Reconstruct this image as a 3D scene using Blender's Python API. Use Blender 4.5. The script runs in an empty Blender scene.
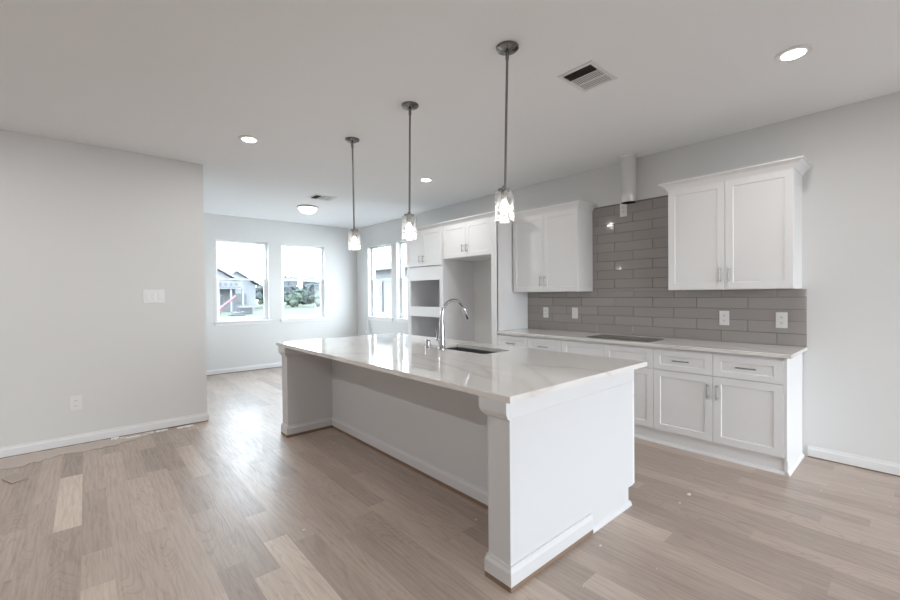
import bpy, bmesh, math, random
from mathutils import Vector, Matrix, noise
scene = bpy.context.scene
COL = scene.collection
rnd = random.Random(7)

# ------------------------------------------------------------------ camera
cam_d = bpy.data.cameras.new('camera'); cam = bpy.data.objects.new('camera', cam_d); COL.objects.link(cam)
cam_d.sensor_width = 36; cam_d.lens = 415.82 / 900 * 36; cam_d.clip_start = 0.02; cam_d.clip_end = 400
yaw, pit, rol = (math.radians(a) for a in (41.232, 0.7585, -0.5453))
F = Vector((math.sin(yaw) * math.cos(pit), math.cos(yaw) * math.cos(pit), -math.sin(pit)))
R0 = Vector((math.cos(yaw), -math.sin(yaw), 0)); U0 = R0.cross(F)
R = R0 * math.cos(rol) + U0 * math.sin(rol); U = -R0 * math.sin(rol) + U0 * math.cos(rol)
M4 = Matrix((R, U, -F)).transposed().to_4x4(); M4.translation = (0, 0, 1.3793)
cam.matrix_world = M4
scene.camera = cam

# ------------------------------------------------------------------ world, exposure
SKY = 12.0
w = bpy.data.worlds.new('overcast_sky'); scene.world = w; w.use_nodes = True
nt = w.node_tree; bg = nt.nodes['Background']
tc = nt.nodes.new('ShaderNodeTexCoord'); sp = nt.nodes.new('ShaderNodeSeparateXYZ'); rp = nt.nodes.new('ShaderNodeValToRGB')
nt.links.new(tc.outputs['Generated'], sp.inputs[0]); nt.links.new(sp.outputs['Z'], rp.inputs[0]); nt.links.new(rp.outputs[0], bg.inputs[0])
rp.color_ramp.elements[0].position = 0.0; rp.color_ramp.elements[0].color = (0.88, 0.945, 1.0, 1)
rp.color_ramp.elements[1].position = 0.7; rp.color_ramp.elements[1].color = (0.76, 0.88, 1.0, 1)
bg.inputs[1].default_value = SKY
vs = scene.view_settings
scene.display_settings.display_device = 'sRGB'
vs.view_transform = 'Standard'; vs.look = 'None'; vs.gamma = 1.0; vs.use_curve_mapping = False
vs.exposure = 0.66
cy = scene.cycles
cy.use_denoising = True
try: cy.denoiser = 'OPENIMAGEDENOISE'
except Exception: pass
cy.max_bounces = 14; cy.diffuse_bounces = 8; cy.glossy_bounces = 5; cy.transmission_bounces = 6; cy.transparent_max_bounces = 16
cy.caustics_reflective = False; cy.caustics_refractive = False
cy.sample_clamp_indirect = 6.0

def area(name, loc, rot, sx, sy, power=0, portal=False, color=(1, 1, 1), shape='RECTANGLE', spread=math.pi):
    d = bpy.data.lights.new(name, 'AREA'); d.shape = shape; d.size = sx; d.size_y = sy; d.energy = power; d.color = color; d.spread = spread
    if portal: d.cycles.is_portal = True
    o = bpy.data.objects.new(name, d); COL.objects.link(o); o.location = loc; o.rotation_euler = rot
    return o
H = 2.8376; XW = 4.5126; YF = 8.2627; YL = 5.25; XL = 0.997; XB = -3.6; YB = -4.2
HP = math.pi / 2
# daylight portals at every window: (loc, rot, w, h)
WIN_FAR = [(1.745, 2.64, 0.93, 2.40), (2.885, 3.775, 0.93, 2.40)]
WIN_RIGHT = [(6.885, 7.775, 0.93, 2.40), (5.79, 6.70, 0.93, 2.40)]
WIN_BACK_ADDED = [(1.15, 2.6, 0.12, 2.35), (2.8, 4.25, 0.12, 2.35)]  # rear windows out of view, added to bring daylight from behind the camera
WIN_LEFT = []
for (a, b, z0, z1) in WIN_FAR: area('daylight_portal', ((a + b) / 2, YF + 0.2, (z0 + z1) / 2), (-HP, 0, 0), b - a, z1 - z0, portal=True)
for (a, b, z0, z1) in WIN_RIGHT: area('daylight_portal', (XW + 0.2, (a + b) / 2, (z0 + z1) / 2), (HP, 0, HP), b - a, z1 - z0, portal=True)
for (a, b, z0, z1) in WIN_BACK_ADDED: area('daylight_portal', ((a + b) / 2, YB - 0.2, (z0 + z1) / 2), (HP, 0, 0), b - a, z1 - z0, portal=True)
for (a, b, z0, z1) in WIN_LEFT: area('daylight_portal', (XB - 0.2, (a + b) / 2, (z0 + z1) / 2), (HP, 0, -HP), b - a, z1 - z0, portal=True)

# ------------------------------------------------------------------ materials
def mat(name, color, rough=0.5, metal=0.0, spec=0.5, emit=None, es=0.0):
    m = bpy.data.materials.new(name); m.use_nodes = True
    b = m.node_tree.nodes['Principled BSDF']
    b.inputs['Base Color'].default_value = (*color, 1); b.inputs['Roughness'].default_value = rough
    b.inputs['Metallic'].default_value = metal; b.inputs['Specular IOR Level'].default_value = spec
    if emit: b.inputs['Emission Color'].default_value = (*emit, 1); b.inputs['Emission Strength'].default_value = es
    return m
def bump(m, scale, strength, dist=0.002, detail=3, stretch=None):
    t = m.node_tree; b = t.nodes['Principled BSDF']
    c = t.nodes.new('ShaderNodeTexCoord'); n = t.nodes.new('ShaderNodeTexNoise'); n.inputs['Scale'].default_value = scale; n.inputs['Detail'].default_value = detail
    bp = t.nodes.new('ShaderNodeBump'); bp.inputs['Strength'].default_value = strength; bp.inputs['Distance'].default_value = dist
    if stretch:
        mp = t.nodes.new('ShaderNodeMapping'); mp.inputs['Scale'].default_value = stretch
        t.links.new(c.outputs['Object'], mp.inputs[0]); t.links.new(mp.outputs[0], n.inputs['Vector'])
    else: t.links.new(c.outputs['Object'], n.inputs['Vector'])
    t.links.new(n.outputs['Fac'], bp.inputs['Height']); t.links.new(bp.outputs[0], b.inputs['Normal'])
    return m
def glassy(name, tint, gloss=0.08, diff=0.0, bumpy=0.0, scale=60):
    m = bpy.data.materials.new(name); m.use_nodes = True; t = m.node_tree
    t.nodes.remove(t.nodes['Principled BSDF']); out = t.nodes['Material Output']
    tr = t.nodes.new('ShaderNodeBsdfTransparent'); tr.inputs[0].default_value = (*tint, 1)
    gl = t.nodes.new('ShaderNodeBsdfGlossy'); gl.inputs['Roughness'].default_value = 0.03
    fr = t.nodes.new('ShaderNodeFresnel'); fr.inputs['IOR'].default_value = 1.45
    mx = t.nodes.new('ShaderNodeMixShader')
    ge = t.nodes.new('ShaderNodeNewGeometry'); sb = t.nodes.new('ShaderNodeMath'); sb.operation = 'SUBTRACT'; sb.inputs[0].default_value = 1
    t.links.new(ge.outputs['Backfacing'], sb.inputs[1]); ml = t.nodes.new('ShaderNodeMath'); ml.operation = 'MULTIPLY'
    t.links.new(fr.outputs[0], ml.inputs[0]); t.links.new(sb.outputs[0], ml.inputs[1])
    t.links.new(ml.outputs[0], mx.inputs[0]); t.links.new(tr.outputs[0], mx.inputs[1]); t.links.new(gl.outputs[0], mx.inputs[2])
    last = mx
    if diff:
        df = t.nodes.new('ShaderNodeBsdfTranslucent'); df.inputs[0].default_value = (1, 1, 1, 1)
        m2 = t.nodes.new('ShaderNodeMixShader'); m2.inputs[0].default_value = diff
        t.links.new(mx.outputs[0], m2.inputs[1]); t.links.new(df.outputs[0], m2.inputs[2]); last = m2
    if bumpy:
        c = t.nodes.new('ShaderNodeTexCoord'); v = t.nodes.new('ShaderNodeTexVoronoi'); v.feature = 'DISTANCE_TO_EDGE'; v.inputs['Scale'].default_value = scale
        rr = t.nodes.new('ShaderNodeValToRGB'); rr.color_ramp.elements[0].position = 0.0; rr.color_ramp.elements[0].color = (1, 1, 1, 1)
        rr.color_ramp.elements[1].position = 0.12; rr.color_ramp.elements[1].color = (diff * 0.5,) * 3 + (1,)
        t.links.new(c.outputs['Object'], v.inputs['Vector']); t.links.new(v.outputs['Distance'], rr.inputs[0])
        mm = t.nodes.new('ShaderNodeMath'); mm.operation = 'MULTIPLY'; mm.inputs[1].default_value = bumpy
        t.links.new(rr.outputs[0], mm.inputs[0])
        if diff: t.links.new(mm.outputs[0], m2.inputs[0])
    t.links.new(last.outputs[0], out.inputs['Surface'])
    return m
M_wall = bump(mat('wall_paint', (0.675, 0.675, 0.668), 0.85, spec=0.25), 180, 0.08)
M_ceil = bump(mat('ceiling_paint', (0.845, 0.86, 0.865), 0.9, spec=0.2), 160, 0.08)
M_trim = mat('trim_paint', (0.73, 0.73, 0.735), 0.42)
M_cab = mat('white_cabinet_paint', (0.79, 0.79, 0.795), 0.38)
M_cabin = mat('cabinet_interior', (0.74, 0.74, 0.75), 0.6)
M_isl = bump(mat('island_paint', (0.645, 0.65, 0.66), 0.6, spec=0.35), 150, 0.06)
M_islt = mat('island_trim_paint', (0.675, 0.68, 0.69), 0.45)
M_vinyl = mat('window_vinyl', (0.82, 0.83, 0.84), 0.4)
M_nickel = mat('brushed_nickel', (0.33, 0.32, 0.31), 0.30, metal=1)
M_dark_nickel = mat('polished_dark_nickel', (0.20, 0.19, 0.18), 0.14, metal=1)
M_rod = mat('satin_nickel_rod', (0.22, 0.21, 0.20), 0.42, metal=0.8)
M_chrome = mat('chrome', (0.60, 0.61, 0.63), 0.07, metal=1)
M_steel = mat('stainless_steel', (0.36, 0.37, 0.39), 0.32, metal=1)
M_galv = bump(mat('galvanised_steel', (0.66, 0.655, 0.65), 0.42, metal=0.4), 14, 0.15)
M_cookglass = mat('dark_ceramic_glass', (0.055, 0.053, 0.050), 0.16)
M_cooktrim = mat('cooktop_trim', (0.10, 0.098, 0.094), 0.35, metal=0.6)
M_black = mat('black_hollow', (0.008, 0.008, 0.008), 0.8)
M_plate = mat('white_plastic', (0.74, 0.735, 0.725), 0.35)
M_slot = mat('dark_slot', (0.18, 0.175, 0.17), 0.6)
M_brown = bump(mat('raw_wood_and_gap_shade', (0.24, 0.165, 0.115), 0.7), 30, 0.2)
M_bulb = mat('bulb_glow', (1, 1, 1), 0.4, emit=(1.0, 0.95, 0.88), es=2.6)
M_lens = mat('lamp_lens', (1, 1, 1), 0.4, emit=(1.0, 0.95, 0.88), es=9)
M_dome = mat('frosted_dome', (1, 1, 1), 0.4, emit=(1.0, 0.97, 0.92), es=1.6)
M_glass = glassy('window_glass', (0.90, 0.92, 0.92))
M_screen = glassy('screened_window_glass', (0.74, 0.76, 0.77))
M_shade = glassy('crackled_shade_glass', (0.97, 0.97, 0.97), diff=0.13, bumpy=0.20, scale=24)
M_vent = mat('vent_enamel', (0.74, 0.73, 0.72), 0.5)
M_ventdark = mat('duct_dark', (0.085, 0.082, 0.078), 0.8)
M_vgrey = mat('vent_louver_grey', (0.66, 0.65, 0.64), 0.6)
M_paper = bump(mat('torn_floor_paper', (0.53, 0.465, 0.425), 0.8, spec=0.2), 25, 0.5, dist=0.01)
M_flap = mat('loose_floor_corner', (0.40, 0.335, 0.29), 0.6)
M_white = mat('white_scrap', (0.80, 0.79, 0.76), 0.7)
M_chip = mat('plaster_chip', (0.66, 0.62, 0.57), 0.8)
M_grout = mat('grout', (0.17, 0.16, 0.15), 0.8)

def tile_mat():
    m = mat('glazed_grey_tile', (0.235, 0.21, 0.197), 0.06, spec=0.6)
    bump(m, 9, 0.35, dist=0.0022, detail=1.5)
    t = m.node_tree; b = t.nodes['Principled BSDF']
    at = t.nodes.new('ShaderNodeAttribute'); at.attribute_name = 'tone'
    rr = t.nodes.new('ShaderNodeValToRGB'); rr.color_ramp.elements[0].color = (0.305, 0.282, 0.268, 1); rr.color_ramp.elements[1].color = (0.335, 0.312, 0.297, 1)
    t.links.new(at.outputs['Fac'], rr.inputs[0]); t.links.new(rr.outputs[0], b.inputs['Base Color'])
    return m
M_tile = tile_mat()

def quartz():
    m = mat('white_veined_quartz', (0.74, 0.72, 0.70), 0.07, spec=0.5)
    t = m.node_tree; b = t.nodes['Principled BSDF']
    c = t.nodes.new('ShaderNodeTexCoord')
    mp = t.nodes.new('ShaderNodeMapping'); mp.inputs['Rotation'].default_value = (0, 0, 0.5); mp.inputs['Scale'].default_value = (1.0, 0.45, 1)
    n = t.nodes.new('ShaderNodeTexNoise'); n.inputs['Scale'].default_value = 0.8; n.inputs['Detail'].default_value = 3; n.inputs['Distortion'].default_value = 0.9
    t.links.new(c.outputs['Object'], mp.inputs[0]); t.links.new(mp.outputs[0], n.inputs['Vector'])
    s = t.nodes.new('ShaderNodeMath'); s.operation = 'SUBTRACT'; s.inputs[1].default_value = 0.52
    a = t.nodes.new('ShaderNodeMath'); a.operation = 'ABSOLUTE'
    rr = t.nodes.new('ShaderNodeValToRGB'); e = rr.color_ramp.elements
    e[0].position = 0.0; e[0].color = (0.64, 0.605, 0.575, 1); e[1].position = 0.022; e[1].color = (0.74, 0.72, 0.70, 1)
    k = e.new(0.008); k.color = (0.695, 0.67, 0.645, 1)
    t.links.new(n.outputs['Fac'], s.inputs[0]); t.links.new(s.outputs[0], a.inputs[0]); t.links.new(a.outputs[0], rr.inputs[0]); t.links.new(rr.outputs[0], b.inputs['Base Color'])
    return m
M_quartz = quartz()

def floor_mat():
    m = mat('oak_planks', (0.36, 0.29, 0.245), 0.4, spec=0.75)
    t = m.node_tree; b = t.nodes['Principled BSDF']; L = t.links.new; N = t.nodes.new
    at = N('ShaderNodeAttribute'); at.attribute_name = 'tone'
    uv = N('ShaderNodeUVMap'); uv.uv_map = 'plank'
    base = N('ShaderNodeValToRGB'); e = base.color_ramp.elements
    e[0].position = 0.0; e[0].color = (0.20, 0.158, 0.132, 1); e[1].position = 1.0; e[1].color = (0.70, 0.60, 0.51, 1)
    k = e.new(0.5); k.color = (0.485, 0.398, 0.34, 1)
    L(at.outputs['Fac'], base.inputs[0])
    # fine grain along the plank
    mp = N('ShaderNodeMapping'); mp.inputs['Scale'].default_value = (42, 2.2, 1); L(uv.outputs[0], mp.inputs[0])
    n1 = N('ShaderNodeTexNoise'); n1.inputs['Scale'].default_value = 1.6; n1.inputs['Detail'].default_value = 5; n1.inputs['Roughness'].default_value = 0.65; L(mp.outputs[0], n1.inputs['Vector'])
    # cathedral figure: contour lines of a stretched noise
    mp2 = N('ShaderNodeMapping'); mp2.inputs['Scale'].default_value = (6.0, 0.9, 1); L(uv.outputs[0], mp2.inputs[0])
    n2 = N('ShaderNodeTexNoise'); n2.inputs['Scale'].default_value = 1.0; n2.inputs['Detail'].default_value = 1.2; n2.inputs['Distortion'].default_value = 0.4; L(mp2.outputs[0], n2.inputs['Vector'])
    mu = N('ShaderNodeMath'); mu.operation = 'MULTIPLY'; mu.inputs[1].default_value = 150; L(n2.outputs['Fac'], mu.inputs[0])
    si = N('ShaderNodeMath'); si.operation = 'SINE'; L(mu.outputs[0], si.inputs[0])
    r2 = N('ShaderNodeValToRGB'); r2.color_ramp.elements[0].position = 0.55; r2.color_ramp.elements[0].color = (0, 0, 0, 1); r2.color_ramp.elements[1].position = 1.0; r2.color_ramp.elements[1].color = (1, 1, 1, 1)
    L(si.outputs[0], r2.inputs[0])
    # the figure shows only here and there
    n4 = N('ShaderNodeTexNoise'); n4.inputs['Scale'].default_value = 1.0; n4.inputs['Detail'].default_value = 0; mp4 = N('ShaderNodeMapping'); mp4.inputs['Scale'].default_value = (3, 0.8, 1); mp4.inputs['Location'].default_value = (31, 7, 0)
    L(uv.outputs[0], mp4.inputs[0]); L(mp4.outputs[0], n4.inputs['Vector'])
    r4 = N('ShaderNodeMapRange'); r4.inputs[1].default_value = 0.42; r4.inputs[2].default_value = 0.62; L(n4.outputs['Fac'], r4.inputs[0])
    r2m = N('ShaderNodeMath'); r2m.operation = 'MULTIPLY'; L(r2.outputs[0], r2m.inputs[0]); L(r4.outputs[0], r2m.inputs[1])
    # small dark knots
    vk = N('ShaderNodeTexVoronoi'); vk.inputs['Scale'].default_value = 1.0; mpk = N('ShaderNodeMapping'); mpk.inputs['Scale'].default_value = (3.4, 1.1, 1); L(uv.outputs[0], mpk.inputs[0]); L(mpk.outputs[0], vk.inputs['Vector'])
    rk = N('ShaderNodeMapRange'); rk.inputs[1].default_value = 0.02; rk.inputs[2].default_value = 0.055; rk.inputs[3].default_value = 1; rk.inputs[4].default_value = 0; L(vk.outputs['Distance'], rk.inputs[0])
    sk_ = N('ShaderNodeSeparateXYZ'); L(vk.outputs['Color'], sk_.inputs[0]); gk = N('ShaderNodeMath'); gk.operation = 'GREATER_THAN'; gk.inputs[1].default_value = 0.955; L(sk_.outputs[0], gk.inputs[0])
    kk = N('ShaderNodeMath'); kk.operation = 'MULTIPLY'; L(rk.outputs[0], kk.inputs[0]); L(gk.outputs[0], kk.inputs[1])
    # broad blotches
    n3 = N('ShaderNodeTexNoise'); n3.inputs['Scale'].default_value = 2.2; n3.inputs['Detail'].default_value = 3
    tcx = N('ShaderNodeTexCoord'); L(tcx.outputs['Object'], n3.inputs['Vector'])
    def mixmul(fac_out, col_in, dark, amt):
        mx = N('ShaderNodeMix'); mx.data_type = 'RGBA'; mx.blend_type = 'MULTIPLY'
        sc = N('ShaderNodeMath'); sc.operation = 'MULTIPLY'; sc.inputs[1].default_value = amt; L(fac_out, sc.inputs[0])
        L(sc.outputs[0], mx.inputs[0]); L(col_in, mx.inputs[6]); mx.inputs[7].default_value = (*dark, 1)
        return mx.outputs[2]
    r1 = N('ShaderNodeValToRGB'); r1.color_ramp.elements[0].position = 0.42; r1.color_ramp.elements[1].position = 0.75; L(n1.outputs['Fac'], r1.inputs[0])
    c1 = mixmul(r1.outputs[0], base.outputs[0], (0.55, 0.47, 0.42), 0.55)
    c2 = mixmul(r2m.outputs[0], c1, (0.62, 0.55, 0.50), 0.30)
    c3 = mixmul(n3.outputs['Fac'], c2, (0.78, 0.74, 0.72), 0.5)
    c3 = mixmul(kk.outputs[0], c3, (0.35, 0.27, 0.22), 0.85)
    # groove at plank edges
    sx = N('ShaderNodeSeparateXYZ'); uv2 = N('ShaderNodeUVMap'); uv2.uv_map = 'edge'; L(uv2.outputs[0], sx.inputs[0])
    mn = N('ShaderNodeMath'); mn.operation = 'MINIMUM'; L(sx.outputs[0], mn.inputs[0]); L(sx.outputs[1], mn.inputs[1])
    rg = N('ShaderNodeMapRange'); rg.inputs[1].default_value = 0.0; rg.inputs[2].default_value = 0.0022; rg.inputs[3].default_value = 1; rg.inputs[4].default_value = 0; L(mn.outputs[0], rg.inputs[0])
    c4 = mixmul(rg.outputs[0], c3, (0.45, 0.38, 0.33), 0.6)
    L(c4, b.inputs['Base Color'])
    rr = N('ShaderNodeMapRange'); rr.inputs[1].default_value = 0.3; rr.inputs[2].default_value = 0.8; rr.inputs[3].default_value = 0.29; rr.inputs[4].default_value = 0.48; L(n1.outputs['Fac'], rr.inputs[0])
    L(rr.outputs[0], b.inputs['Roughness'])
    bp = N('ShaderNodeBump'); bp.inputs['Strength'].default_value = 0.18; bp.inputs['Distance'].default_value = 0.0015
    ad = N('ShaderNodeMath'); ad.operation = 'ADD'; L(n1.outputs['Fac'], ad.inputs[0]); L(r2m.outputs[0], ad.inputs[1])
    L(ad.outputs[0], bp.inputs['Height']); L(bp.outputs[0], b.inputs['Normal'])
    return m
M_floor = floor_mat()

# ------------------------------------------------------------------ mesh helpers (all coordinates are world metres)
class MB:
    def __init__(s): s.bm = bmesh.new()
    def box(s, x0, x1, y0, y1, z0, z1, bev=0.0, seg=1):
        m = Matrix.Translation(((x0 + x1) / 2, (y0 + y1) / 2, (z0 + z1) / 2)) @ Matrix.Diagonal((x1 - x0, y1 - y0, z1 - z0, 1))
        g = bmesh.ops.create_cube(s.bm, size=1, matrix=m)['verts']
        if bev:
            ed = list({e for v in g for e in v.link_edges})
            bmesh.ops.bevel(s.bm, geom=ed, offset=bev, segments=seg, affect='EDGES', profile=0.7)
        return s
    def obox(s, c, ax, ay, az, hx, hy, hz):
        m = Matrix((ax, ay, az)).transposed().to_4x4(); m = Matrix.Translation(c) @ m @ Matrix.Diagonal((2 * hx, 2 * hy, 2 * hz, 1))
        bmesh.ops.create_cube(s.bm, size=1, matrix=m); return s
    def poly(s, pts, vec):
        """prism: polygon pts swept by vec"""
        v = Vector(vec); a = [s.bm.verts.new(p) for p in pts]; b = [s.bm.verts.new(Vector(p) + v) for p in pts]
        n = len(pts); s.bm.faces.new(a); s.bm.faces.new(b[::-1])
        for i in range(n): s.bm.faces.new((a[i], b[i], b[(i + 1) % n], a[(i + 1) % n]))
        return s
    def lathe(s, prof, c, seg=32, axis='z', close=True):
        """prof: (radius, height) list"""
        rings = []
        for (r, h) in prof:
            ring = []
            for i in range(seg):
                a = 2 * math.pi * i / seg
                p = (c[0] + r * math.cos(a), c[1] + r * math.sin(a), c[2] + h)
                if axis == 'x': p = (c[0] + h, c[1] + r * math.cos(a), c[2] + r * math.sin(a))
                if axis == 'y': p = (c[0] + r * math.cos(a), c[1] + h, c[2] + r * math.sin(a))
                ring.append(s.bm.verts.new(p))
            rings.append(ring)
        for A, B in zip(rings, rings[1:]):
            for i in range(seg): s.bm.faces.new((A[i], A[(i + 1) % seg], B[(i + 1) % seg], B[i]))
        if close:
            for ring in (rings[0], rings[-1]): s.bm.faces.new(ring)
        return s
    def tube(s, pts, r, seg=14, cap=True):
        pts = [Vector(p) for p in pts]; rs = r if isinstance(r, (list, tuple)) else [r] * len(pts)
        rings = []; up = None
        for i, p in enumerate(pts):
            t = ((pts[min(i + 1, len(pts) - 1)] - pts[max(i - 1, 0)])).normalized()
            if up is None: up = Vector((0, 1, 0)) if abs(t.y) < 0.9 else Vector((1, 0, 0))
            u = (up - t * up.dot(t)).normalized(); v = t.cross(u); up = u
            rings.append([s.bm.verts.new(p + (u * math.cos(2 * math.pi * k / seg) + v * math.sin(2 * math.pi * k / seg)) * rs[i]) for k in range(seg)])
        for A, B in zip(rings, rings[1:]):
            for k in range(seg): s.bm.faces.new((A[k], A[(k + 1) % seg], B[(k + 1) % seg], B[k]))
        if cap: s.bm.faces.new(rings[0][::-1]); s.bm.faces.new(rings[-1])
        return s
    def sweep(s, path, prof):
        """prof = closed (offset,z) polygon swept along plan path; offset goes to the path's right hand, corners mitred"""
        P = [Vector((p[0], p[1])) for p in path]; rings = []
        for i, p in enumerate(P):
            def nrm(a, b): d = (b - a).normalized(); return Vector((d.y, -d.x))
            if i == 0: n = nrm(P[0], P[1])
            elif i == len(P) - 1: n = nrm(P[-2], P[-1])
            else:
                n1 = nrm(P[i - 1], p); n2 = nrm(p, P[i + 1]); n = n1 + n2; n = n / n.dot(n1)
            rings.append([s.bm.verts.new((p.x + n.x * o, p.y + n.y * o, z)) for (o, z) in prof])
        k = len(prof)
        for A, B in zip(rings, rings[1:]):
            for i in range(k): s.bm.faces.new((A[i], B[i], B[(i + 1) % k], A[(i + 1) % k]))
        s.bm.faces.new(rings[0]); s.bm.faces.new(rings[-1][::-1])
        return s
    def shaker(s, xf, y0, y1, z0, z1, t=0.02, rail=0.057, d=0.007, sign=-1):
        """shaker front: outer face at x = xf facing sign*X, recessed flat panel"""
        xb = xf - sign * t; m = min(rail, (z1 - z0) * 0.27)
        a = (y0, z0, y1, z1); b = (y0 + rail, z0 + m, y1 - rail, z1 - m); c = (y0 + rail + 0.004, z0 + m + 0.004, y1 - rail - 0.004, z1 - m - 0.004)
        def rect(q, x): return [s.bm.verts.new((x, q[0], q[1])), s.bm.verts.new((x, q[2], q[1])), s.bm.verts.new((x, q[2], q[3])), s.bm.verts.new((x, q[0], q[3]))]
        e = 0.0015; a2 = (y0 + e, z0 + e, y1 - e, z1 - e)
        rs = [rect(a, xb), rect(a, xf - sign * e), rect(a2, xf), rect(b, xf), rect(c, xf - sign * d)]
        s.bm.faces.new(rs[0])
        for A, B in zip(rs, rs[1:]):
            for i in range(4): s.bm.faces.new((A[i], A[(i + 1) % 4], B[(i + 1) % 4], B[i]))
        s.bm.faces.new(rs[-1]); return s

def children(o): return [c for c in bpy.data.objects if c.parent == o]
def rootloc(o):
    v = Vector(o.location)
    while o.parent: o = o.parent; v += o.location
    return v
def build(name, mb, m, parent=None, smooth=False, origin=None):
    bm = mb.bm if isinstance(mb, MB) else mb
    bmesh.ops.recalc_face_normals(bm, faces=bm.faces)
    if parent: off = rootloc(parent); loc = Vector((0, 0, 0))
    else:
        xs = [v.co for v in bm.verts]
        lo = Vector((min(v.x for v in xs), min(v.y for v in xs), min(v.z for v in xs))); hi = Vector((max(v.x for v in xs), max(v.y for v in xs), max(v.z for v in xs)))
        off = Vector(((lo.x + hi.x) / 2, (lo.y + hi.y) / 2, lo.z)) if origin is None else Vector(origin); loc = off
    bmesh.ops.translate(bm, verts=bm.verts, vec=-off)
    me = bpy.data.meshes.new(name); bm.to_mesh(me); bm.free()
    me.materials.append(m)
    if smooth:
        for p in me.polygons: p.use_smooth = True
        if hasattr(me, 'set_sharp_from_angle'): me.set_sharp_from_angle(angle=math.radians(38))
    o = bpy.data.objects.new(name, me); COL.objects.link(o); o.location = loc
    if parent: o.parent = parent
    return o
def tag(o, label, cat, group=None):
    o['label'] = label; o['category'] = cat
    if group: o['group'] = group
    return o
def thing(name, label, cat, loc, group=None):
    o = bpy.data.objects.new(name, None); COL.objects.link(o); o.location = loc; o.empty_display_size = 0.05
    return tag(o, label, cat, group)
def struct(name, mb, m, **k):
    o = build(name, mb, m, **k); o['kind'] = 'structure'; return o

# ------------------------------------------------------------------ structure: floor of individual planks in one mesh
def make_floor():
    bm = bmesh.new(); uvl = bm.loops.layers.uv.new('plank'); ue = bm.loops.layers.uv.new('edge'); tl = bm.verts.layers.float.new('tone')
    W = 0.1275; X0 = XB; X1 = XW
    special = {}
    r = random.Random(21)
    pale = [(-0.1, 3.37, 4.35, 0.93), (0.79, 1.55, 2.43, 0.93), (0.66, 1.2, 2.15, 0.80), (0.02, 1.8, 2.61, 0.80), (0.53, 1.5, 2.33, 0.30), (0.28, 3.0, 3.95, 0.62)]
    i0 = math.floor((X0 + 0.039) / W)
    x = -0.039 + i0 * W; i = i0
    while x < X1:
        xa, xb = max(x, X0), min(x + W, X1); xm = x + W / 2
        cuts = [YB]; y = YB + r.uniform(0.2, 1.2)
        while y < YF: cuts.append(y); y += r.choice((0.6, 0.85, 1.05, 1.3, 1.5, 1.7)) * r.uniform(0.9, 1.1)
        cuts.append(YF)
        sp_ = [p for p in pale if abs(p[0] - xm) < W / 2]
        segs = []
        for a, b in zip(cuts, cuts[1:]): segs.append([a, b, None])
        for p in sp_:
            new = []
            for a, b, t in segs:
                if b <= p[1] or a >= p[2]: new.append([a, b, t]); continue
                if a < p[1] - 0.02: new.append([a, p[1], t])
                if b > p[2] + 0.02: new.append([p[2], b, t])
            new.append([p[1], p[2], p[3]]); segs = new
        for a, b, t in segs:
            tone = t if t is not None else min(0.78, max(0.22, r.gauss(0.48, 0.085)))
            vs_ = [bm.verts.new((q[0], q[1], 0)) for q in ((xa, a), (xb, a), (xb, b), (xa, b))]
            for v in vs_: v[tl] = tone
            f = bm.faces.new(vs_); ou = r.uniform(0, 50); ov = r.uniform(0, 50)
            # split the edge-distance field over a centre fan
            for lp in f.loops:
                c = lp.vert.co; lp[uvl].uv = (ou + c.x - xa, ov + c.y - a)
            bm.faces.ensure_lookup_table()
        x += W; i += 1
    # inset every plank so the edge field runs 0 at the rim to a plateau inside
    res = bmesh.ops.inset_individual(bm, faces=list(bm.faces), thickness=0.0025, use_even_offset=True)
    rim = set(res['faces'])
    inner = [f for f in bm.faces if f not in rim]
    iv = {v for f in inner for v in f.verts}
    for f in bm.faces:
        for lp in f.loops:
            d = 0.003 if lp.vert in iv else 0.0
            lp[ue].uv = (d, d)
    return bm
bmf = make_floor()
for f in bmf.faces:
    if f.normal.z < 0: f.normal_flip()
def tone_fix(bm):
    tl = bm.verts.layers.float['tone']
    for f in bm.faces:
        mx = max(v[tl] for v in f.verts)
        for v in f.verts:
            if v[tl] == 0: v[tl] = mx
tone_fix(bmf)
floor = struct('floor', bmf, M_floor, origin=(0, 0, 0))

struct('ceiling', MB().box(XB - .2, XW + .2, YB - .2, YF + .2, H, H + .1), M_ceil)

def wall_with_openings(mb, axis, c0, c1, a0, a1, openings):
    """solid wall between c0..c1 on its thin axis and a0..a1 along it with rectangular openings"""
    def bx(p, q, z0, z1):
        if q - p < 1e-4 or z1 - z0 < 1e-4: return
        if axis == 'x': mb.box(p, q, c0, c1, z0, z1)
        else: mb.box(c0, c1, p, q, z0, z1)
    pos = a0
    for (p, q, z0, z1) in sorted(openings):
        bx(pos, p, -.05, H); bx(p, q, -.05, z0); bx(p, q, z1, H); pos = q
    bx(pos, a1, -.05, H)
    return mb
WT = 0.16
struct('wall_far', wall_with_openings(MB(), 'x', YF, YF + WT, XL, XW + WT, WIN_FAR), M_wall)
struct('wall_right', wall_with_openings(MB(), 'y', XW, XW + WT, YB - WT, YF, WIN_RIGHT), M_wall)
struct('wall_left', MB().box(XB, XL, YL, YL + .14, -.05, H).box(XL - .14, XL, YL + .14, YF + WT, -.05, H), M_wall)
struct('wall_back', wall_with_openings(MB(), 'x', YB - WT, YB, XB - WT, XW, WIN_BACK_ADDED), M_wall)
struct('wall_side', wall_with_openings(MB(), 'y', XB - WT, XB, YB, YL + .14, WIN_LEFT), M_wall)

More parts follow.
